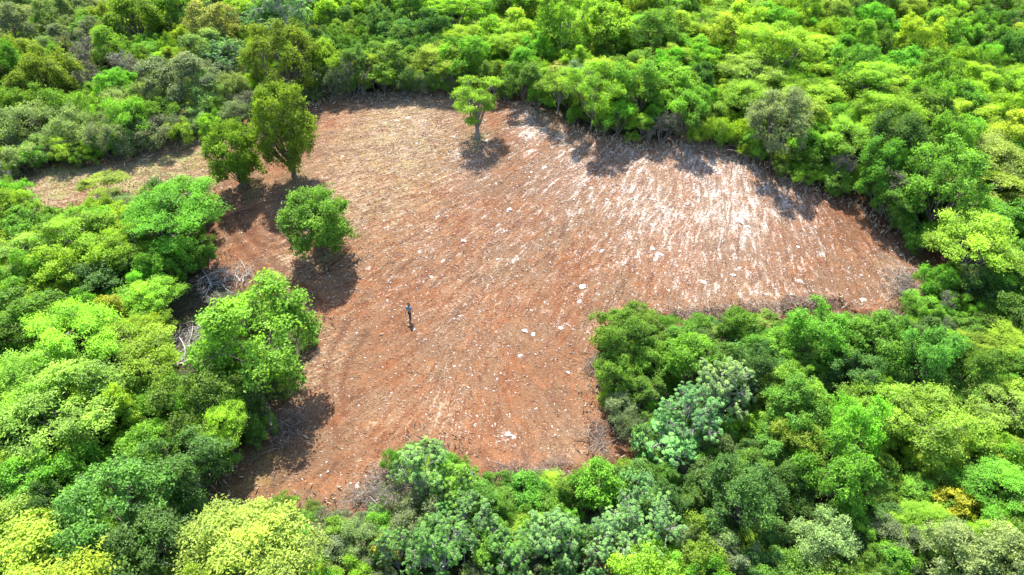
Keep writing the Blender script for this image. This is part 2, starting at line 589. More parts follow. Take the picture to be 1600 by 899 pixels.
def fib_dirs(n, r, zmin):
    k = np.arange(n) + .5
    z = 1 - (1 - zmin) * k / n
    a = k * 2.399963 + r.uniform(0, 6.28)
    q = np.sqrt(np.maximum(0, 1 - z * z))
    return unit(np.stack([q * np.cos(a), q * np.sin(a), z], 1) + r.normal(size=(n, 3)) * .16)


def make_proto(kind, seed, H, R, zb, nb, br, nsub, lr, nclump, nleaf, L, W, cr, cflat, lflat=1.0, bark=M_BARK, trunk_r=.16, stems=1,
               zmin=-.25, upbias=.6, twig=0, jitter=.55, star=False, limb_show=.9, var_lift=0.0, rough=.3):
    """nb boughs spread over an uneven crown, nsub leafy lobes round each bough end, nclump sprays on each lobe"""
    r = np.random.default_rng(seed)
    zc = (H + zb) / 2; rz = (H - zb) / 2
    dirs = fib_dirs(nb, r, zmin)
    k = r.normal(size=(3, 3)); ph = r.uniform(0, 6.28, 3)
    wob = 1 + rough * np.sin(dirs @ (k * 1.7).T + ph).sum(1) / 2.2 + r.normal(0, rough * .3, nb)
    wob = np.clip(wob, .5, 1.35)
    bc = np.array([0, 0, zc]) + dirs * np.stack([np.full(nb, R - br), np.full(nb, R - br), np.full(nb, max(.25, rz - br * lflat))], 1) * wob[:, None]
    cen = np.repeat(bc, nsub, 0)
    sd = unit(r.normal(size=(nb * nsub, 3)) + np.repeat(dirs, nsub, 0) * .6 + UP * .25)
    cen = cen + sd * (br * r.uniform(.35, 1.15, nb * nsub))[:, None] * np.array([1, 1, lflat])
    cen[:, 2] = np.maximum(cen[:, 2], zb + .1)
    nl = len(cen)
    lrs = lr * r.uniform(.4, 1.45, nl)
    ldir = unit(np.repeat(dirs, nsub, 0) * .6 + sd)
    m = np.maximum(3, (nclump * (lrs / lr) ** 2).astype(int))
    li = np.repeat(np.arange(nl), m)
    M = len(li)
    dd = unit(r.normal(size=(M, 3)) + ldir[li] * .6 + UP * .45)
    cp = cen[li] + dd * (lrs[li] * r.uniform(.45, 1.12, M) * np.where(r.random(M) < .13, r.uniform(1.1, 1.6, M), 1))[:, None] * np.array([1, 1, lflat])
    cp[:, 2] = np.maximum(cp[:, 2], zb * .75)
    lv = r.normal(0, .12, nl) + np.repeat(r.normal(0, .10, nb), nsub)
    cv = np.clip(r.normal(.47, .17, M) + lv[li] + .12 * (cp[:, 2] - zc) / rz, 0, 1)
    kk = np.maximum(2, (nleaf * r.uniform(.55, 1.45, M)).astype(int))
    ci = np.repeat(np.arange(M), kk)
    n = len(ci)
    rr = (cr * r.uniform(.65, 1.35, M))[ci][:, None]
    q, d = cp[ci], dd[ci]
    if star:
        order = np.arange(n) - np.repeat(np.cumsum(kk) - kk, kk)
        a = order / kk[ci] * 6.283 + r.uniform(0, 6, M)[ci]
        tilt = unit(UP + dd * .6 + r.normal(size=(M, 3)) * .25)[ci]
        ax = unit(np.cross(tilt, np.array([.3, .8, .1]))); ay = np.cross(tilt, ax)
        T = ax * np.cos(a)[:, None] + ay * np.sin(a)[:, None] - tilt * .25
        Ls = r.uniform(.75, 1.2, M)[ci]
        P = q + T * L * .45 * Ls[:, None]; Nn = tilt + T * .3 + r.normal(size=(n, 3)) * .2
        var = np.clip(cv[ci] * .95 + r.normal(0, .07, n), 0, 1)
    else:
        g = r.normal(size=(n, 3)) * rr * .55 * np.array([1, 1, cflat])
        P = q + g + d * np.array([1, 1, .4]) * rr * .25
        Nn = UP * upbias + d * .45 + r.normal(size=(n, 3)) * jitter
        T = r.normal(size=(n, 3)) + d * .8 + np.array([0, 0, -.25])
        Ls = r.uniform(.55, 1.5, n)
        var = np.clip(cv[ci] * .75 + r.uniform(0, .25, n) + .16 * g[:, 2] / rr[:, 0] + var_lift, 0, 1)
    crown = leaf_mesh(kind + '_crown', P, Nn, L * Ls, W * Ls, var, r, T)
    tb = Tubes(6); thin = Tubes(3)
    fork = np.array([r.normal() * .15, r.normal() * .15, max(.5, zb * .9)])
    if stems == 1:
        tb.add(np.array([[0, 0, -.6], [0, 0, 0], fork * np.array([.6, .6, .5]), fork, [fork[0] * 1.2, fork[1] * 1.2, (zb + zc) / 2 + .3]]),
               [trunk_r * 1.6, trunk_r * 1.25, trunk_r, trunk_r * .9, trunk_r * .6])
        root = np.array([fork[0] * 1.1, fork[1] * 1.1, max(fork[2], zb)])
    for i in range(nb):
        if stems > 1:
            an = r.uniform(0, 6.28); s0 = np.array([math.cos(an) * .35, math.sin(an) * .35, -.3])
        else:
            s0 = fork * (1 - .3 * r.random()) + (root - fork) * r.random()
        pts = bent(s0, bc[i], r, .10, 5, .05)
        tb.add(pts, np.linspace(trunk_r * .55, trunk_r * .2, 5) * limb_show)
        for j in range(i * nsub, (i + 1) * nsub):
            p2 = bent(pts[r.integers(3, 5)], cen[j], r, .12, 3)
            thin.add(p2, np.linspace(trunk_r * .2, trunk_r * .1, 3) * limb_show)
            w = np.nonzero(li == j)[0]
            for c in w[::1 if twig else 4]:
                thin.add(bent(p2[r.integers(1, 3)], cp[c], r, .12, 3), np.linspace(trunk_r * .1 * limb_show, .010, 3))
                for _ in range(int(twig) if twig > 1 else 0):
                    e = cp[c] + unit(cp[c] - bc[i] + r.normal(size=3) * .8) * r.uniform(.3, .9) * lr
                    thin.add(bent(cen[j] + (cp[c] - cen[j]) * r.uniform(.2, 1), e, r, .1, 3), [.024, .016, .007])
    V1 = np.concatenate(tb.V); F1 = np.array(tb.Fc)
    V2 = np.concatenate(thin.V); F2 = np.array(thin.Fc) + len(V1)
    trunk = mesh_np(kind + '_trunk', np.concatenate([V1, V2]), np.concatenate([F1, F2]), bark, smooth_shade=True)
    p = Proto()
    p.kind, p.crown, p.trunk, p.H, p.R, p.zb = kind, crown, trunk, H, R, zb
    return p


PROTO = {}


def reg(kind, *ps):
    PROTO[kind] = list(ps)


reg('round', *[make_proto('round', 11 + i, 7.6, 3.1, 1.6, 10, 1.2, 5, .62, 16, 17, .20, .115, .34, .6, bark=M_BARK, rough=.45) for i in range(5)],
    make_proto('full', 19, 7.0, 3.2, .7, 20, 1.1, 5, .62, 15, 17, .20, .115, .34, .6, bark=M_BARK, zmin=-.9, rough=.2))
reg('feather', *[make_proto('feather', 31 + i, 7.4, 3.9, 2.2, 13, 1.35, 5, .78, 17, 20, .20, .085, .42, .34, .5, bark=M_GREY, trunk_r=.17, upbias=1.0, jitter=.45, zmin=-.1, var_lift=.03, rough=.38) for i in range(5)])
reg('olive', *[make_proto('olive', 51 + i, 10.5, 3.7, 1.5, 19, 1.05, 5, .62, 14, 17, .22, .12, .36, .9, 1.3, bark=M_BARK, trunk_r=.24, zmin=-.6, upbias=.35, rough=.25) for i in range(2)],
    make_proto('upright', 57, 10.5, 3.7, 1.5, 26, 1.05, 5, .62, 13, 17, .22, .12, .36, .9, 1.3, bark=M_BARK, trunk_r=.28, zmin=-.93, upbias=.35, rough=.2))
reg('silver', *[make_proto('silver', 61 + i, 6.6, 2.7, 1.5, 11, .95, 4, .75, 11, 8, .25, .13, .3, .4, bark=M_PALE, trunk_r=.11, star=True, twig=1, limb_show=1.1, zmin=-.2, rough=.35) for i in range(3)])
reg('scrub', *[make_proto('scrub', 71 + i, 4.3, 2.2, .25, 10, .85, 5, .48, 13, 17, .14, .075, .27, .8, bark=M_GREY, trunk_r=.07, stems=5, zmin=-.5, jitter=.7, upbias=.4, rough=.35) for i in range(4)])
reg('bare', *[make_proto('bare', 81 + i, 5.2, 2.1, 1.0, 9, .85, 4, .5, 6, 4, .15, .075, .3, .8, bark=M_GREY, trunk_r=.08, stems=4, zmin=-.2, twig=4, rough=.3) for i in range(2)])
reg('dome', *[make_proto('dome', 91 + i, 5.2, 2.3, .3, 14, .75, 5, .45, 14, 16, .19, .12, .30, .7, 1.1, bark=M_BARK, trunk_r=.12, zmin=-.5, upbias=.45, rough=.15) for i in range(2)])
reg('sparse', make_proto('sparse', 107, 9.0, 3.7, 1.9, 16, 1.1, 4, .68, 13, 17, .21, .09, .42, .36, .5, bark=M_GREY, trunk_r=.30, upbias=.8, twig=1, zmin=-.35, limb_show=.9, rough=.42))
ALL = [(k, p) for k in PROTO for p in PROTO[k]]

TINT = {'lime': (.24, .38, .030), 'yellow': (.255, .385, .055), 'green': (.125, .25, .028), 'bright': (.15, .33, .028), 'dark': (.078, .16, .03),
        'silver': (.155, .305, .085), 'olive': (.145, .23, .016), 'pale': (.205, .285, .10), 'greygreen': (.155, .20, .10), 'grey': (.20, .22, .13),
        'teal': (.11, .24, .04), 'gold': (.38, .38, .03), 'brown': (.20, .235, .06)}
LOOK = {'lime': 'yellow green', 'yellow': 'pale yellow green', 'green': 'mid green', 'bright': 'bright green', 'dark': 'dark green', 'silver': 'silvery green',
        'olive': 'olive green', 'pale': 'pale green', 'greygreen': 'greyish green', 'grey': 'grey twiggy', 'teal': 'bluish green', 'gold': 'golden yellow', 'brown': 'brownish green'}
NAME = {'round': 'broadleaf_tree', 'feather': 'spreading_tree', 'olive': 'tall_tree', 'silver': 'open_branched_tree', 'scrub': 'bush', 'bare': 'twiggy_bush', 'dome': 'vine_draped_tree', 'sparse': 'lone_tree'}
FORM = {'round': 'round-crowned tree', 'feather': 'feathery spreading tree', 'olive': 'tall dense tree', 'silver': 'large-leaved open tree', 'scrub': 'dense bush', 'bare': 'half-bare bush', 'dome': 'vine-draped tree', 'sparse': 'lone tree'}

placed = []      # dicts of every tree to build


def vary(t, r, a=.09):
    k = 1 + r.normal() * a
    return tuple(float(np.clip(c * k * (1 + r.normal() * .07), .01, .5)) for c in t)


def spec(kind, x, y, s, sz, tint, hero=None, colour='green', rz=None, idx=None, lean=0):
    p = PROTO[kind][rng.integers(len(PROTO[kind])) if idx is None else idx % len(PROTO[kind])]
    d = dict(kind=kind, p=p, x=float(x), y=float(y), z=float(base_h(x, y)), s=float(s), sz=float(sz), tint=tint, hero=hero, colour=colour,
             rz=float(rng.uniform(0, 6.28) if rz is None else rz))
    cz = d['z'] + (p.H + p.zb) / 2 * s * sz
    X, Y, D = project((x, y, cz))
    d['px'], d['py'], d['wpx'] = float(X), float(Y), float(2 * p.R * s * F / D)
    placed.append(d)
    return d


def hero(px, py, w, kind, colour, label, sz=1.0, base=None, idx=None, rz=None, group=None):
    """a tree one can pick out: crown centre direction and apparent crown width, or the foot of the trunk"""
    p = PROTO[kind][(idx if idx is not None else int(px)) % len(PROTO[kind])]
    s = 1.0
    for _ in range(6):
        if base:
            c = at(*base); q = c
        else:
            c = at(px, py, (p.H + p.zb) / 2 * s * sz)
        D = project((c[0], c[1], c[2] + (p.H + p.zb) / 2 * s * sz))[2]
        s = .86 * w * D / F / (2 * p.R)
    return spec(kind, c[0], c[1], s, sz, vary(TINT[colour], rng, .05), label, colour, idx=(idx if idx is not None else int(px)), rz=rz)


# the four trees left standing on the bare earth
hero(450, 190, 114, 'olive', 'olive', 'tall olive green tree with thick trunk, right of the pair on the bare earth', base=(460, 277), sz=1.14, idx=2)
hero(365, 225, 94, 'round', 'olive', 'shorter spreading tree, left of the pair standing on the bare earth', base=(382, 293), sz=1.2, idx=5)
hero(497, 330, 118, 'round', 'green', 'round green tree casting a dark shadow in front of the pair', base=(510, 398), sz=1.0, idx=5)
hero(750, 150, 92, 'sparse', 'lime', 'lone sparse lime green tree on the far slope of the earth', base=(746, 216), sz=1.0, rz=.6)
# the wood on the left
hero(268, 343, 156, 'feather', 'bright', 'wide bright green spreading tree at the track, its dark side towards the soil', sz=1.05)
hero(160, 289, 82, 'feather', 'lime', 'small lime tree overlapping the pale track at far left', sz=.6)
hero(125, 370, 136, 'feather', 'lime', 'yellow green spreading tree just below the pale track')
hero(40, 408, 120, 'feather', 'yellow', 'pale yellow tree at the left picture edge below the track')
hero(112, 425, 112, 'round', 'lime', 'lumpy yellow green tree inside the left wood below the track')
hero(232, 475, 104, 'feather', 'lime', 'bright lime tree beside the grey fallen branches')
hero(402, 530, 178, 'round', 'bright', 'large vivid green round tree on the left edge of the earth', idx=1, sz=.95)
hero(50, 510, 130, 'round', 'green', 'dense green tree at left edge, halfway up the picture')
hero(205, 560, 160, 'feather', 'lime', 'wide lime green tree left of the vivid round tree')
hero(105, 640, 205, 'feather', 'yellow', 'big pale yellow feathery tree in the lower left wood')
hero(310, 630, 120, 'round', 'green', 'green tree below the vivid round tree', sz=1.1)
hero(300, 712, 100, 'feather', 'bright', 'light green tree leaning over the shaded soil strip', sz=.8)
hero(185, 800, 180, 'round', 'teal', 'big bluish green tree near the bottom left corner', idx=0)
hero(60, 765, 120, 'round', 'bright', 'bright green tree at the left edge above the corner')
hero(40, 862, 130, 'feather', 'lime', 'vivid yellow green tree in the bottom left corner')
hero(405, 872, 235, 'feather', 'yellow', 'big pale yellow tree at the bottom below the shaded soil', idx=2, sz=.95)
hero(30, 690, 100, 'round', 'dark', 'dark shaded tree at left edge beneath the pale yellow tree')
hero(560, 850, 78, 'scrub', 'pale', 'pale fine-leaved bush next to the golden tree')
hero(604, 858, 62, 'dome', 'gold', 'small golden yellow tree at the bottom edge')
hero(592, 826, 56, 'dome', 'bright', 'small bright green tree behind the golden tree')
hero(345, 640, 80, 'scrub', 'green', 'low green bush at the soil edge under the vivid tree')
hero(405, 615, 90, 'round', 'dark', 'dark green undergrowth tree in the shade of the vivid tree', sz=.8)
hero(22, 305, 60, 'scrub', 'bright', 'small bush at the left edge beside the pale track')
# bottom centre
hero(655, 735, 112, 'silver', 'silver', 'tall silvery large-leaved tree reaching up into the red earth', sz=1.15, idx=0)
hero(708, 762, 96, 'silver', 'bright', 'bright large-leaved tree right of the tallest silvery one', idx=1)
hero(618, 775, 70, 'bare', 'olive', 'twiggy half-dead bush at the lower tip of the earth')
hero(932, 765, 92, 'dome', 'bright', 'bright green vine-draped dome at the bottom edge of the earth', idx=0, sz=1.05)
hero(868, 792, 62, 'dome', 'green', 'smaller vine-draped tree left of the bright dome', idx=1)
hero(785, 790, 66, 'round', 'green', 'little round tree below the brush heap')
hero(740, 810, 100, 'silver', 'silver', 'silvery tree showing white limbs near bottom centre', idx=2)
hero(870, 838, 110, 'silver', 'silver', 'silvery large-leaved tree below the vine-draped pair', idx=0)
hero(690, 862, 125, 'silver', 'teal', 'bluish large-leaved tree at bottom centre edge', idx=1)
hero(1010, 825, 120, 'silver', 'silver', 'pale large-leaved tree right of the bright dome', idx=2)
hero(800, 872, 100, 'silver', 'teal', 'low open tree with crooked pale limbs at the bottom edge', idx=0)
hero(960, 860, 110, 'silver', 'silver', 'silvery tree cut by the bottom edge, right of centre', idx=1)
hero(1090, 868, 110, 'round', 'olive', 'olive round tree at the bottom right of centre')
# lower right wood
hero(990, 505, 62, 'round', 'green', 'green tree at the inner corner of the earth', sz=1.1)
hero(1010, 565, 74, 'round', 'green', 'dark sided tree below the inner corner of the earth')
hero(1062, 535, 66, 'round', 'green', 'round green tree on the lower edge, left of the conical one')
hero(1155, 515, 62, 'dome', 'green', 'conical green tree poking up into the lower soil edge', sz=1.2)
hero(1278, 525, 108, 'round', 'bright', 'broad rich green tree on the lower edge below the earth bank', idx=3)
hero(1372, 535, 98, 'round', 'green', 'leafy tree at the lower right corner of the earth')
hero(1462, 440, 56, 'round', 'bright', 'slim bright tree at the right tip of the earth', sz=1.2)
hero(1135, 605, 120, 'silver', 'silver', 'whitish silvery tree among green crowns, lower right', idx=0)
hero(1085, 650, 110, 'silver', 'silver', 'silvery tree below the whitish one, lower right', idx=2)
hero(1335, 590, 90, 'round', 'dark', 'dark round tree in the middle of the lower right wood')
hero(1245, 690, 90, 'round', 'lime', 'yellow green crown catching sun in the shaded hollow')
hero(1455, 665, 165, 'feather', 'lime', 'large lime spreading tree in the lower right wood')
hero(1565, 640, 115, 'feather', 'yellow', 'pale yellow tree at the right edge, lower right')
hero(1562, 760, 125, 'feather', 'bright', 'vivid green tree at the right edge above the corner')
hero(1490, 795, 78, 'dome', 'gold', 'small yellow-tipped tree in the lower right wood', sz=.9)
hero(1290, 855, 108, 'round', 'pale', 'pale round tree at the bottom, lower right')
hero(1392, 880, 72, 'dome', 'bright', 'vivid round dome at the bottom edge, lower right')
hero(1500, 872, 120, 'round', 'pale', 'pale tree beside the bottom right corner')
# far side
hero(1215, 165, 104, 'olive', 'pale', 'tall greyish green tree at the far right edge of the earth', base=(1205, 258), sz=.95, idx=1)
hero(1180, 118, 110, 'feather', 'yellow', 'pale yellow tree behind the tall greyish one')
hero(1500, 215, 84, 'olive', 'bright', 'tall vivid green tree with dark flank on the right slope', sz=.7)
hero(1330, 220, 110, 'feather', 'lime', 'lime crown right of the tall greyish tree')
hero(1287, 245, 48, 'scrub', 'bright', 'small vivid bush at the far right earth edge', sz=1.0)
hero(1395, 290, 84, 'bare', 'olive', 'grey twiggy tree overhanging the right tip of the earth')
hero(445, 95, 118, 'olive', 'olive', 'big olive tree standing behind the pair', idx=1, sz=.85)
hero(215, 30, 110, 'olive', 'olive', 'tall olive tree at the top left edge', idx=0, sz=.75)
hero(24, 105, 84, 'olive', 'olive', 'dark olive tree at the upper left picture edge', idx=1, sz=.8)
hero(243, 85, 62, 'feather', 'bright', 'vivid layered tree in the upper left wood')
hero(330, 45, 84, 'round', 'brown', 'brownish round tree left of the big olive one')
hero(435, 22, 120, 'silver', 'silver', 'silvery tree at the top above the big olive one')
hero(350, 90, 66, 'silver', 'silver', 'silvery tree just left of the big olive one')
hero(200, 112, 62, 'bare', 'grey', 'leafless grey thicket in the upper left wood')
hero(140, 92, 60, 'bare', 'greygreen', 'grey half-bare tree in the upper left wood')
hero(325, 155, 68, 'scrub', 'pale', 'rounded pale bush at the edge left of the pair', sz=1.15)
hero(110, 175, 84, 'scrub', 'green', 'broad green bush in the upper left wood')
hero(185, 140, 64, 'round', 'bright', 'bright round tree below the grey thicket')
hero(45, 196, 112, 'scrub', 'pale', 'wide pale thicket at the left above the track', sz=.75)
hero(125, 206, 78, 'scrub', 'pale', 'olive pale bush at the track edge')
hero(200, 196, 84, 'scrub', 'bright', 'fresh green bush at the track edge')
hero(255, 182, 68, 'scrub', 'green', 'green bush at the track edge nearest the pair')
hero(950, 60, 96, 'dome', 'lime', 'large lime vine-covered crown behind the far edge')
hero(1060, 95, 84, 'feather', 'lime', 'sunlit lime crown above the far right edge')
hero(900, 130, 72, 'olive', 'greygreen', 'greyish tree with pale stems at the far edge', sz=.75)
hero(820, 125, 66, 'round', 'green', 'green tree behind the lone lime tree')

# ------------------------------------------------------------------ filling the wood
GRID = ["PPOPSDDLLLGLLGLG", "OBPBOYYGLLGLLGGL", "BBBBBGGGGGGGLGGL", "LLGGGGGGGGGGGYGG", "LGLGGGGGGGGGGGGG",
        "GLLGGGGGGGGDGDDG", "LLGGGGGGGGSDDLLL", "DGDGGSSSGSDDDGLG", "LGGLLPSSSSLPDDPP"]
MIX = {'L': [('feather', 'lime', 4), ('round', 'lime', 4), ('scrub', 'lime', 3), ('round', 'bright', 3), ('feather', 'yellow', 1), ('dome', 'green', 1), ('scrub', 'green', 1), ('bare', 'grey', .5)],
       'G': [('round', 'green', 4), ('round', 'bright', 3), ('scrub', 'green', 3), ('feather', 'lime', 2), ('dome', 'green', 1), ('scrub', 'lime', 1), ('scrub', 'greygreen', 1), ('round', 'dark', 1), ('bare', 'grey', .5)],
       'D': [('round', 'dark', 4), ('round', 'green', 3), ('round', 'lime', 1), ('scrub', 'dark', 2), ('dome', 'teal', 2), ('round', 'teal', 2), ('feather', 'lime', .5)],
       'S': [('silver', 'silver', 5), ('silver', 'teal', 3), ('round', 'green', 2), ('scrub', 'greygreen', 2), ('dome', 'bright', 1)],
       'P': [('scrub', 'pale', 4), ('round', 'pale', 2), ('scrub', 'greygreen', 5), ('round', 'green', 2), ('round', 'greygreen', 2), ('round', 'lime', 1), ('bare', 'grey', .5), ('scrub', 'lime', 1)],
       'Y': [('bare', 'grey', 5), ('bare', 'olive', 2), ('scrub', 'greygreen', 2), ('scrub', 'pale', 2), ('round', 'lime', 2), ('round', 'green', 2)],
       'B': [('scrub', 'pale', 4), ('scrub', 'bright', 1), ('scrub', 'green', 2), ('scrub', 'greygreen', 4), ('scrub', 'lime', 1), ('dome', 'green', .5), ('bare', 'grey', 1.5)],
       'O': [('olive', 'olive', 1), ('round', 'green', 3), ('scrub', 'pale', 2), ('round', 'olive', 2), ('scrub', 'greygreen', 2), ('round', 'lime', 1)]}


GAPS = [[(268, 470), (312, 455), (320, 560), (312, 600), (285, 598), (270, 530)], [(300, 432), (360, 424), (408, 446), (380, 454), (330, 450)]]   # openings where fallen timber shows
RINGS = []
for pl in [OUT] + GAPS:
    qx, qy = np.array(pl, float).T
    qx1, qy1 = np.roll(qx, -1), np.roll(qy, -1)
    RINGS.append((qx, qy, qx1, qy1, np.where(qy1 == qy, 1e-9, qy1 - qy)))
WX, WY = np.array(WOUT, float).T
WDX, WDY = np.roll(WX, -1) - WX, np.roll(WY, -1) - WY


def any_inside(X, Y):
    X, Y = X[:, None], Y[:, None]
    for qx, qy, qx1, qy1, den in RINGS:
        c = ((qy > Y) != (qy1 > Y)) & (X < (qx1 - qx) * (Y - qy) / den + qx)
        if (c.sum(1) % 2).any():
            return True
    return False


def edge_dist(x, y):
    t = np.clip(((x - WX) * WDX + (y - WY) * WDY) / (WDX ** 2 + WDY ** 2 + 1e-9), 0, 1)
    return float(np.hypot(x - WX - t * WDX, y - WY - t * WDY).min())


def hits_clearing(x, y, z, p, s, sz, frac=.97):
    cz = z + (p.H + p.zb) / 2 * s * sz
    rz_ = (p.H - p.zb) / 2 * s * sz
    a = np.linspace(0, 6.28, 13)[:-1]
    pts = [np.stack([x + np.cos(a) * p.R * s * frac, y + np.zeros(12), cz + np.sin(a) * rz_ * frac], 1), np.array([[x, y, z]])]
    X, Y, D = project(np.concatenate(pts))
    return any_inside(X, Y)


cells = {}


def too_close(x, y, r):
    i, j = int(x // 4), int(y // 4)
    for a in range(i - 2, i + 3):
        for b in range(j - 2, j + 3):
            for (u, v, q) in cells.get((a, b), ()):
                if (u - x) ** 2 + (v - y) ** 2 < (r + q) ** 2:
                    return True
    return False


def occupy(x, y, r):
    cells.setdefault((int(x // 4), int(y // 4)), []).append((x, y, r))


for d in placed:
    occupy(d['x'], d['y'], d['p'].R * d['s'] * .58)


def in_view(x, y, margin=1.4):
    X, Y, D = project((x, y, base_h(x, y) + 3))
    return -1600 * (margin - 1) < X < 1600 * margin and Y < 1500


def fill(n, s_lo, s_hi, pack, kinds=None, near_edge=None, ymax=210):
    out = []
    for _ in range(n):
        y = 4 + (ymax - 4) * rng.random() ** 1.15
        half = (y * CP + 24 + 8) * .80 + 22
        x = rng.uniform(-half, half)
        if not in_view(x, y):
            continue
        X, Y, D = project((x, y, base_h(x, y) + 4))
        cell = GRID[int(np.clip(Y // 100, 0, 8))][int(np.clip(X // 100, 0, 15))]
        if near_edge is not None and edge_dist(x, y) > near_edge:
            continue
        m = MIX[cell]
        if kinds:
            m = [q for q in m if q[0] in kinds] or [('scrub', 'green', 1)]
        w = np.array([q[2] for q in m], float)
        kind, colour, _w = m[rng.choice(len(m), p=w / w.sum())]
        p = PROTO[kind][rng.integers({'round': 5, 'olive': 2}.get(kind, len(PROTO[kind])))]
        s = rng.uniform(s_lo, s_hi) * (.8 if kind == 'olive' else 1)
        s *= (.76 if X < 420 else .53) if Y > 430 else .78 if Y < 300 else .8
        R = p.R * s
        if too_close(x, y, R * pack):
            continue
        sz = rng.uniform(.72, 1.3)
        z = float(base_h(x, y))
        if hits_clearing(x, y, z, p, s, sz):
            continue
        d = spec(kind, x, y, s, sz, vary(TINT[colour], rng), None, colour)
        d['p'] = p
        occupy(x, y, R * pack)
        out.append(d)
    return out


fill(1500, 1.05, 1.4, .55)
fill(12000, .6, 1.15, .52)
fill(17000, .5, .9, .46)
cells.clear()
for d in placed:
    occupy(d['x'], d['y'], d['p'].R * d['s'] * .22)
edge_bushes = fill(14000, .45, .95, .42, kinds=('scrub', 'bare', 'dome'), near_edge=4.5)
under = fill(14000, .5, .85, .36, kinds=('scrub', 'dome', 'round'))
for d in edge_bushes:
    d['edge'] = True
for d in under:
    d['under'] = True


LANDMARKS = [(450, 190, 'the pair of trees on the earth'), (497, 330, 'the tree in front of the pair'), (750, 150, 'the lone lime tree'), (265, 335, 'the wide tree at the track'),
             (402, 530, 'the vivid round tree'), (105, 640, 'the big pale yellow tree'), (410, 845, 'the pale yellow tree at the bottom'), (185, 800, 'the big bluish tree'),
             (604, 858, 'the golden tree'), (655, 735, 'the tallest silvery tree'), (932, 765, 'the vine-draped dome'), (990, 505, 'the inner corner of the earth'),
             (1155, 515, 'the conical tree'), (1278, 525, 'the earth bank'), (1400, 480, 'the lower right corner of the earth'), (1470, 420, 'the right tip of the earth'),
             (1135, 605, 'the whitish tree'), (1455, 665, 'the large lime tree at lower right'), (1562, 760, 'the vivid tree at the right edge'), (1490, 795, 'the yellow-tipped tree'),
             (1290, 855, 'the pale tree at the bottom'), (1215, 165, 'the tall greyish tree'), (1500, 215, 'the tall vivid tree'), (1395, 290, 'the grey twiggy tree'),
             (445, 95, 'the big olive tree'), (215, 30, 'the olive tree at the top'), (24, 105, 'the olive tree at the left edge'), (200, 112, 'the leafless grey thicket'),
             (950, 60, 'the vine-covered lime crown'), (640, 100, 'the far grey wood'), (1590, 10, 'the top right corner'), (1300, 10, 'the top edge at right'), (1590, 420, 'the middle of the right edge'),
             (700, 10, 'the top edge at centre'), (60, 250, 'the left end of the track'), (1090, 868, 'the olive round tree at the bottom')]
ORD = ['', 'second ', 'third ', 'fourth ', 'fifth ', 'sixth ', 'seventh ', 'eighth ', 'ninth ', 'tenth ']


def name_by_landmark(items):
    """which one: its look, the landmark it is nearest to, on which side, and how many such ones out from it"""
    by = {}
    for d in items:
        q = min(LANDMARKS, key=lambda m: (m[0] - d['px']) ** 2 + ((m[1] - d['py']) * 1.3) ** 2)
        dx, dy = d['px'] - q[0], d['py'] - q[1]
        side = ('right of' if dx > 0 else 'left of') if abs(dx) > abs(dy) else ('below' if dy > 0 else 'above')
        by.setdefault((d['colour'], d['kind'], side, q[2]), []).append((math.hypot(dx, dy), d))
    for (c, k, side, lm), ds in by.items():
        ds.sort(key=lambda t: t[0])
        for i, (_, d) in enumerate(ds):
            d['label'] = f"{ORD[min(i, 9)]}{LOOK[c]} {FORM[k]} {side} {lm}"


inframe = [d for d in placed if -40 < d['px'] < 1640 and -40 < d['py'] < 950]
trees = [d for d in inframe if not d['hero']]
trees.sort(key=lambda d: -d['wpx'])
n_hero = sum(1 for d in placed if d['hero'])
keep = set(id(d) for d in trees[:300 - n_hero])
solo = [d for d in placed if d['hero'] or id(d) in keep]
rest = [d for d in placed if not (d['hero'] or id(d) in keep)]


def build_tree(d):
    p = d['p']
    o = empty(NAME[d['kind']], (d['x'], d['y'], float(base_h(d['x'], d['y'])) + .0), d['rz'], (d['s'], d['s'], d['s'] * d['sz']))
    if not d['hero']:
        o.scale = (d['s'] * rng.uniform(.78, 1.22), d['s'] * rng.uniform(.78, 1.22), d['s'] * d['sz'])
        o.rotation_euler = (rng.normal() * .09, rng.normal() * .09, d['rz'])
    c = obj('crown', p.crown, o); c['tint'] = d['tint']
    obj('trunk', p.trunk, o)
    cat = 'bush' if d['kind'] in ('scrub', 'bare') else 'tree'
    if d['hero']:
        tag(o, d['hero'], cat)
    else:
        tag(o, d['label'], cat, 'bushes of the surrounding wood' if cat == 'bush' else 'trees of the surrounding wood')
    return o


name_by_landmark([d for d in solo if not d['hero']])
for d in solo:
    build_tree(d)

# the rest of the wood: one mass, scattered from the same kinds of tree


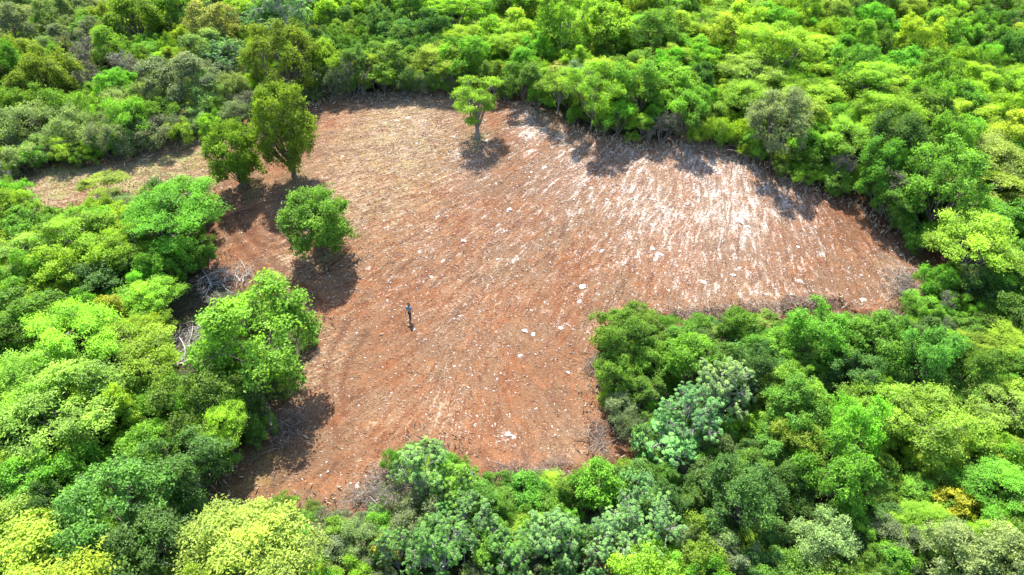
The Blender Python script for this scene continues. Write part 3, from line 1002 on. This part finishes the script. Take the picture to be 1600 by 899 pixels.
def scatter(name, items, label):
    used = []
    for d in items:
        if d['p'] not in used:
            used.append(d['p'])
    me = bpy.data.meshes.new(name)
    me.from_pydata([(d['x'], d['y'], d['z'] - .05) for d in items], [], [])
    for nm, typ, vals, fld in (('which', 'INT', [used.index(d['p']) for d in items], 'value'),
                               ('turn', 'FLOAT_VECTOR', [c for d in items for c in (rng.normal() * .1, rng.normal() * .1, d['rz'])], 'vector'),
                               ('size', 'FLOAT_VECTOR', [c for d in items for c in (d['s'] * rng.uniform(.75, 1.25), d['s'] * rng.uniform(.75, 1.25), d['s'] * d['sz'])], 'vector'),
                               ('tint', 'FLOAT_COLOR', [c for d in items for c in (*d['tint'], 1.0)], 'color')):
        a = me.attributes.new(nm, typ, 'POINT')
        a.data.foreach_set(fld, vals)
    o = obj(name, me)
    ng = bpy.data.node_groups.new(name + '_scatter', 'GeometryNodeTree')
    ng.interface.new_socket('Geometry', in_out='INPUT', socket_type='NodeSocketGeometry')
    ng.interface.new_socket('Geometry', in_out='OUTPUT', socket_type='NodeSocketGeometry')
    n, l = ng.nodes, ng.links
    gi = n.new('NodeGroupInput'); go = n.new('NodeGroupOutput'); jn = n.new('GeometryNodeJoinGeometry')

    def na(nm, typ):
        a = n.new('GeometryNodeInputNamedAttribute'); a.data_type = typ; a.inputs[0].default_value = nm
        return a.outputs['Attribute']
    which, turn, size = na('which', 'INT'), na('turn', 'FLOAT_VECTOR'), na('size', 'FLOAT_VECTOR')
    rot = n.new('FunctionNodeEulerToRotation'); l.new(turn, rot.inputs[0])
    m2p = n.new('GeometryNodeMeshToPoints'); l.new(gi.outputs[0], m2p.inputs[0])
    for i, p in enumerate(used):
        if not hasattr(p, 'src'):
            p.src = [bpy.data.objects.new('crown_source', p.crown), bpy.data.objects.new('trunk_source', p.trunk)]
        cmp_ = n.new('FunctionNodeCompare'); cmp_.data_type = 'INT'; cmp_.operation = 'EQUAL'
        l.new(which, cmp_.inputs[2]); cmp_.inputs[3].default_value = i
        for so_ in p.src:
            oi = n.new('GeometryNodeObjectInfo'); oi.inputs['Object'].default_value = so_; oi.inputs['As Instance'].default_value = True
            ip = n.new('GeometryNodeInstanceOnPoints')
            l.new(m2p.outputs[0], ip.inputs['Points']); l.new(cmp_.outputs[0], ip.inputs['Selection'])
            l.new(oi.outputs['Geometry'], ip.inputs['Instance']); l.new(rot.outputs[0], ip.inputs['Rotation']); l.new(size, ip.inputs['Scale'])
            l.new(ip.outputs[0], jn.inputs[0])
    l.new(jn.outputs[0], go.inputs[0])
    md = o.modifiers.new('scatter', 'NODES'); md.node_group = ng
    return tag(o, label, 'forest', kind='stuff')


scatter('forest', rest, 'dense mixed green forest and undergrowth surrounding the clearing')

# ------------------------------------------------------------------ litter on the bare earth


def random_in_field(n, wfun=None, margin=-.5):
    xs, ys = zip(*WOUT)
    out = []
    got = 0
    while got < n:
        x = rng.uniform(min(xs), max(xs), n * 2); y = rng.uniform(min(ys), max(ys), n * 2)
        k = inside(WOUT, x, y)
        if wfun is not None:
            k &= rng.random(n * 2) < wfun(x, y)
        out.append(np.stack([x[k], y[k]], 1)); got += k.sum()
    return np.concatenate(out)[:n]


def streak_dir(x, y):
    k = smooth((P1[1] - 1.0 - y) / 5.0)
    a = np.where(k > .5, np.arctan2(y - P1[1], x - P1[0]), np.arctan2(y - P0[1], x - P0[0]))
    return a


def slivers(name, n, wfun, Lr, Wr, material, label, cat, spread=.7, var=None, lift=.02):
    q = random_in_field(n, wfun)
    x, y = q[:, 0], q[:, 1]
    z = ground_h(x, y)
    L = rng.uniform(*Lr, n) * rng.uniform(.5, 1, n); W = rng.uniform(*Wr, n)
    a = streak_dir(x, y) + rng.normal(size=n) * spread
    t = np.stack([np.cos(a), np.sin(a), rng.normal(size=n) * .18], 1)
    s = np.stack([-np.sin(a), np.cos(a), np.zeros(n)], 1)
    c = np.stack([x, y, z + lift], 1)
    V = np.stack([c - t * L[:, None] / 2 - s * W[:, None] / 2, c + t * L[:, None] / 2, c - t * L[:, None] / 2 * .9 + s * W[:, None] / 2, c + np.array([0, 0, 1]) * (W * .4)[:, None]], 1)
    b = np.arange(n)[:, None] * 4
    Fc = np.concatenate([b + np.array([[0, 1, 3]]), b + np.array([[1, 2, 3]]), b + np.array([[2, 0, 3]]), b + np.array([[0, 2, 1]])], 1).reshape(-1, 3)
    v = rng.random(n) if var is None else var(n)
    me = mesh_np(name, V.reshape(-1, 3), Fc, material, np.repeat(v, 4))
    return tag(obj(name, me), label, cat, kind='stuff')


slivers('wood_chips', 34000, lambda x, y: .35 + .65 * field(STRAW, x, y), (.12, .55), (.025, .065), M_CHIP, 'shredded wood and straw strewn over the red earth', 'debris', .6)
slivers('stone_chips', 11000, lambda x, y: .05 + .95 * field(WHITE, x, y) ** 1.3, (.12, .55), (.05, .2), M_STONE, 'small white limestone chips scattered over the red earth', 'stones', .45, lift=.0)
slivers('earth_clods', 5000, lambda x, y: np.full(np.shape(x), .5), (.08, .26), (.06, .16), M_CLOD, 'loose red-brown clods across the worked soil', 'soil', 1.5, lift=-.02)

# limestone rocks


def rock_mesh(seed):
    r = np.random.default_rng(seed)
    nlat, nlon = 4, 7
    V = [(0, 0, .42)]
    for i in range(1, nlat):
        f = math.pi * i / nlat
        for j in range(nlon):
            a = 2 * math.pi * j / nlon + .3 * i
            k = r.uniform(.72, 1.25)
            V.append((math.sin(f) * math.cos(a) * k * .62, math.sin(f) * math.sin(a) * k * .46, .42 * math.cos(f) * r.uniform(.7, 1.1)))
    V.append((0, 0, -.35))
    fc = []
    for j in range(nlon):
        fc.append((0, 1 + j, 1 + (j + 1) % nlon))
        for i in range(nlat - 2):
            a, b = 1 + i * nlon, 1 + (i + 1) * nlon
            fc.append((a + j, b + j, b + (j + 1) % nlon)); fc.append((a + j, b + (j + 1) % nlon, a + (j + 1) % nlon))
        e = 1 + (nlat - 2) * nlon
        fc.append((e + j, len(V) - 1, e + (j + 1) % nlon))
    return mesh_np('rock', V, fc, M_STONE, np.clip(r.normal(.75, .15, len(fc)), 0, 1))


ROCKS = [rock_mesh(300 + i) for i in range(8)]


def rock(px, py, wpx, label, group=None, xy=None):
    c = at(px, py) if xy is None else np.array([xy[0], xy[1], 0])
    z = float(ground_h(c[0], c[1]))
    D = project((c[0], c[1], z))[2]
    w = wpx * D / F
    o = obj('limestone_rock', ROCKS[rng.integers(8)], None, (c[0], c[1], z - .06 * w))
    o.scale = (w, w * rng.uniform(.6, 1.5), w * rng.uniform(.35, .6)); o.rotation_euler = (rng.normal() * .15, rng.normal() * .15, rng.uniform(0, 6.28))
    return tag(o, label, 'rock', group)


for px, py, w, lb in [(1156, 346, 17, 'largest white rock, on the chalky patch of the upper right soil'), (1168, 354, 12, 'white rock touching the largest one on the chalky patch'),
                      (793, 679, 11, 'white rock near the bottom of the soil, left of two'), (803, 684, 9, 'white rock near the bottom of the soil, right of two'),
                      (558, 760, 13, 'pale rock by the grey twigs at the lower tip'), (1250, 440, 11, 'white rock alone near the lower right soil edge'),
                      (1350, 470, 12, 'white rock above the lower right soil corner'), (910, 447, 11, 'slanting pale rock in the middle right of the field'),
                      (813, 556, 11, 'pale rock in the lower middle of the field'), (833, 523, 9, 'small pale rock above and right of the lower middle one'),
                      (906, 472, 10, 'white rock right below the slanting one'), (820, 517, 8, 'small white rock just left of the lower middle pair'),
                      (726, 377, 11, 'pale rock up the slope above the person'), (655, 393, 10, 'pale rock left of the slope, above the person'),
                      (693, 407, 9, 'small white rock between two pale ones above the person'), (796, 327, 13, 'white rock at the centre of the upper field'),
                      (941, 392, 11, 'pale rock left of the chalky patch'), (1020, 388, 10, 'pale rock below the chalky patch, upper of two'),
                      (1033, 398, 9, 'pale rock below the chalky patch, lower of two'), (876, 513, 9, 'thin pale rock near the lower right wood'),
                      (888, 582, 8, 'small rock beside the lower right wood edge'), (1100, 440, 10, 'white rock near the middle of the lower edge'),
                      (1145, 430, 11, 'white rock right of the middle of the lower edge'), (850, 262, 9, 'white rock below the lone lime tree, to its right')]:
    rock(px, py, w, lb)
for q in random_in_field(80, lambda x, y: .05 + .95 * field(WHITE, x, y) ** 1.5):
    X, Y, D = project((q[0], q[1], base_h(*q)))
    zn = 'on the chalky upper right soil' if X > 960 and Y < 420 else 'on the upper slope near the lone tree' if Y < 330 else 'on the lower red soil'
    rock(0, 0, rng.uniform(3, 7), f'small white limestone rock {zn}', f'small rocks {zn}', xy=q)

# ------------------------------------------------------------------ brush heaps


def brush(px, py, len_px, ang, label, n_branch=14, n_twig=160, mat_=M_DEAD, thick=.05, wid=1.2, hgt=.8):
    c = at(px, py)
    D = project(c)[2]
    Lm = len_px * D / F
    o = empty('brush_pile', (c[0], c[1], float(base_h(c[0], c[1]))), ang)
    r = np.random.default_rng(int(px * 7 + py))

    def gz(u, v):
        x = c[0] + u * math.cos(ang) - v * math.sin(ang); y = c[1] + u * math.sin(ang) + v * math.cos(ang)
        return float(ground_h(x, y)) - float(base_h(c[0], c[1]))

    def stick(tb, rr, ln):
        u = r.uniform(-.5, .5) * Lm; v = r.normal() * wid * .4
        a = r.uniform(0, 6.28); rise = abs(r.normal()) * .22
        z0 = gz(u, v) + abs(r.normal()) * hgt * .35
        p0 = np.array([u, v, z0]); p1 = p0 + np.array([math.cos(a), math.sin(a), rise]) * ln
        p1[2] = max(p1[2], gz(p1[0], p1[1]) + .05)
        tb.add(bent(p0, p1, r, .1, 5), np.linspace(rr, rr * .35, 5))
        return p0, p1
    tw = Tubes(3)
    for i in range(n_branch):
        tb = Tubes(5)
        p0, p1 = stick(tb, thick * r.uniform(.7, 1.5), r.uniform(1.2, 2.8))
        for _ in range(3):
            f = r.uniform(.4, .9)
            s = p0 + (p1 - p0) * f
            tb.add(bent(s, s + unit(r.normal(size=3) + (p1 - p0) * .6 + UP * .2) * r.uniform(.5, 1.1), r, .1, 4), np.linspace(thick * .5, thick * .2, 4))
        obj('branch', tb.mesh('branch', mat_), o)
    for i in range(n_twig):
        stick(tw, .016, r.uniform(.4, 1.2))
    tag(obj('twigs', tw.mesh('twigs', mat_), o), kind='stuff')
    return tag(o, label, 'brush pile')


brush(352, 438, 80, .3, 'bleached fallen branches beside the vivid round tree', 18, 220, M_PALE, .04, 2.0, 1.0)
brush(296, 540, 70, 1.3, 'grey dead branches in the gap inside the left wood', 20, 200, M_PALE, .045, 2.6, 1.4)
brush(452, 675, 70, 1.4, 'heap of dry stems at the left soil edge, in tree shade', 16, 300, M_DEAD, .035, 1.4, 1.4)
brush(585, 765, 60, 1.1, 'grey twigs piled at the lower tip of the soil', 14, 260, M_GREY, .035, 1.4, 1.1)
brush(830, 745, 120, .1, 'brown brush heap along the bottom soil edge', 18, 420, M_DEAD, .04, 1.3, .7)
brush(935, 690, 60, 1.5, 'dry brush on the soil edge below the inner corner', 10, 220, M_DEAD, .03, 1.0, .7)
brush(1230, 482, 140, .12, 'brown roots and brush on the bank at the lower right', 18, 420, M_DEAD, .045, 1.2, .6)
brush(1408, 455, 60, 1.3, 'pale dry brush heap at the right end of the soil', 16, 360, M_GREY, .035, 1.5, 1.0)
brush(1090, 495, 90, 0.0, 'thin dry brush left of the conical tree', 10, 240, M_DEAD, .03, 1.0, .5)
brush(265, 232, 80, .5, 'reddish brush heap beside the track at upper left', 14, 320, M_DEAD, .05, 1.6, .7)
brush(930, 570, 60, 1.5, 'straw-coloured brush down the edge of the lower right wood', 5, 160, M_DEAD, .03, .9, .5)
brush(1120, 238, 70, -.2, 'brown brush below the tall greyish tree', 12, 220, M_DEAD, .04, 1.4, .8)
brush(600, 150, 150, .02, 'low grey brush along the far soil edge', 14, 300, M_GREY, .04, 1.2, .6)

# ------------------------------------------------------------------ the person walking on the earth


def skin_mesh(name, pts, edges, rad, material, sub=1):
    me = bpy.data.meshes.new(name)
    me.from_pydata(pts, edges, [])
    o = bpy.data.objects.new(name, me)
    col.objects.link(o)
    sk = o.modifiers.new('skin', 'SKIN')
    for v, r in zip(me.skin_vertices[0].data, rad):
        v.radius = (r, r) if not isinstance(r, tuple) else r
    me.skin_vertices[0].data[0].use_root = True
    sb = o.modifiers.new('smooth', 'SUBSURF'); sb.levels = sub; sb.render_levels = sub
    dg = bpy.context.evaluated_depsgraph_get()
    m2 = bpy.data.meshes.new_from_object(o.evaluated_get(dg))
    bpy.data.objects.remove(o)
    m2.name = name
    m2.materials.clear(); m2.materials.append(material)
    for p in m2.polygons: p.use_smooth = True
    return m2


def person(px, py, face):
    c = at(px, py)
    root = empty('person', (c[0], c[1], float(ground_h(c[0], c[1]))), face)
    skin = plain('skin', (.22, .12, .08)); shirt = plain('shirt_cloth', (.14, .21, .26)); pants = plain('trouser_cloth', (.012, .013, .018)); dark = plain('hair', (.012, .010, .009)); pale = plain('pale_cloth', (.6, .6, .62)); shoe = plain('shoe', (.03, .025, .02))
    # facing +Y, mid-stride; pelvis first
    P = [(0, 0, .95), (0, .01, 1.12), (0, .02, 1.32), (0, .03, 1.47), (0, .045, 1.55), (0, .06, 1.64), (0, .055, 1.73)]
    E = [(i, i + 1) for i in range(6)]
    Rr = [(.15, .105), (.14, .10), (.165, .11), (.08, .07), (.055, .055), (.085, .10), (.07, .085)]

    def chain(start, pts, rads):
        k = start
        for p, r in zip(pts, rads):
            P.append(p); Rr.append((r, r)); E.append((k, len(P) - 1)); k = len(P) - 1
        return k
    for s, ay, ly in ((1, .16, -.22), (-1, -.14, .26)):
        w = chain(2, [(s * .19, .02, 1.42), (s * .235, .02 + ay * .2, 1.16), (s * .235, .04 + ay * 1.1, .94), (s * .23, .05 + ay * 1.25, .87)], [.06, .045, .034, .036])
        wx, wy, wz = P[w]
        for j, (fx, ln) in enumerate(((-.030, .075), (-.010, .088), (.010, .084), (.030, .066))):
            chain(w, [(wx + fx, wy + .012, wz - .045), (wx + fx * 1.1, wy + .03, wz - .045 - ln * .55), (wx + fx * 1.1 - s * .008, wy + .02, wz - .045 - ln)], [.010, .009, .008])
        chain(w, [(wx - s * .02, wy + .04, wz - .02), (wx - s * .025, wy + .06, wz - .055)], [.011, .009])
        chain(0, [(s * .095, ly * .05, .88), (s * .10, ly * .45 + .03, .50), (s * .10, ly * (1.0 if ly > 0 else 1.35), .09), (s * .105, ly * (1.0 if ly > 0 else 1.35) + .15, .045)], [.09, .06, .042, .038])
    obj('body', skin_mesh('body', P, E, Rr, skin, 1), root)
    # clothing a little outside the body
    SP_ = [(0, 0, .90), (0, .01, 1.10), (0, .02, 1.33), (0, .03, 1.45)]; SE = [(0, 1), (1, 2), (2, 3)]; SR = [(.175, .125), (.16, .12), (.185, .13), (.09, .085)]
    for s, ay in ((1, .16), (-1, -.14)):
        k = len(SP_)
        SP_ += [(s * .19, .02, 1.42), (s * .233, .02 + ay * .18, 1.18)]; SE += [(2, k), (k, k + 1)]; SR += [(.078, .078), (.066, .066)]
    sh = obj('shirt', skin_mesh('shirt', SP_, SE, SR, shirt, 1), root)
    TP = [(0, 0, .98), (0, 0, .90)]; TE = [(0, 1)]; TR = [(.165, .12), (.165, .12)]
    for s, ly in ((1, -.22), (-1, .26)):
        k = len(TP); g = ly * (1.0 if ly > 0 else 1.35)
        TP += [(s * .095, ly * .05, .82), (s * .10, ly * .45 + .03, .50), (s * .10, g, .11)]; TE += [(1, k), (k, k + 1), (k + 1, k + 2)]; TR += [(.11, .11), (.085, .085), (.066, .066)]
        so_ = skin_mesh('shoe', [(s * .10, g - .05, .05), (s * .10, g + .05, .055), (s * .105, g + .17, .04)], [(0, 1), (1, 2)], [.045, .05, .042], shoe, 1)
        obj('shoe', so_, root)
    obj('trousers', skin_mesh('trousers', TP, TE, TR, pants, 1), root)
    obj('hair', skin_mesh('hair', [(0, .035, 1.70), (0, .03, 1.76), (0, .0, 1.66)], [(0, 1), (0, 2)], [(.10, .115), (.075, .085), (.085, .08)], dark, 1), root)
    for s in (-1, 1):
        obj('eye', skin_mesh('eye', [(s * .032, .145, 1.665), (s * .032, .150, 1.665)], [(0, 1)], [.011, .009], dark, 1), root)
        obj('ear', skin_mesh('ear', [(s * .088, .05, 1.64), (s * .094, .045, 1.67)], [(0, 1)], [.014, .016], skin, 1), root)
    obj('nose', skin_mesh('nose', [(0, .150, 1.655), (0, .168, 1.63)], [(0, 1)], [.010, .015], skin, 1), root)
    obj('bag', skin_mesh('bag', [(.03, -.14, 1.18), (.03, -.15, 1.34)], [(0, 1)], [(.10, .06), (.085, .05)], pale, 1), root)
    return tag(root, 'person in blue-grey shirt and black trousers walking on the red earth', 'person')


person(641, 499, math.radians(160))

# ------------------------------------------------------------------ grass and dry stalks at the rim


def blades(name, blobs, n, Lr, material, label, tint=None, rim=False):
    xs, ys = zip(*WOUT)
    x = rng.uniform(min(xs) - 3, max(xs) + 3, n * 14); y = rng.uniform(min(ys) - 3, max(ys) + 3, n * 14)
    if rim:
        d = dist_poly(WOUT, x, y)
        k = rng.random(len(x)) < np.exp(-(d / 1.1) ** 2) * (vnoise(x * .25, y * .25, 31) > .35)
    else:
        k = rng.random(len(x)) < field(blobs, x, y) ** 2
    x, y = x[k][:n], y[k][:n]
    m = len(x)
    z = ground_h(x, y)
    L = rng.uniform(*Lr, m)
    a = rng.uniform(0, 6.28, m)
    t = unit(np.stack([np.cos(a) * .7, np.sin(a) * .7, np.full(m, .8)], 1))
    Pp = np.stack([x, y, z], 1) + t * L[:, None] * .45
    nr = np.cross(t, rng.normal(size=(m, 3)))
    me = leaf_mesh(name, Pp, nr, L, L * .14 + .02, rng.random(m), rng, t)
    me.materials.clear(); me.materials.append(material)
    o = obj(name, me)
    if tint: o['tint'] = tint
    return tag(o, label, 'grass', kind='stuff')


blades('grass', GRASS, 9000, (.12, .35), M_LEAF, 'short green grass beside the pale track', TINT['pale'])
blades('dry_stalks', None, 6000, (.2, .7), M_STRAWBLADE, 'dry straw stalks fringing the edge of the bare earth', rim=True)
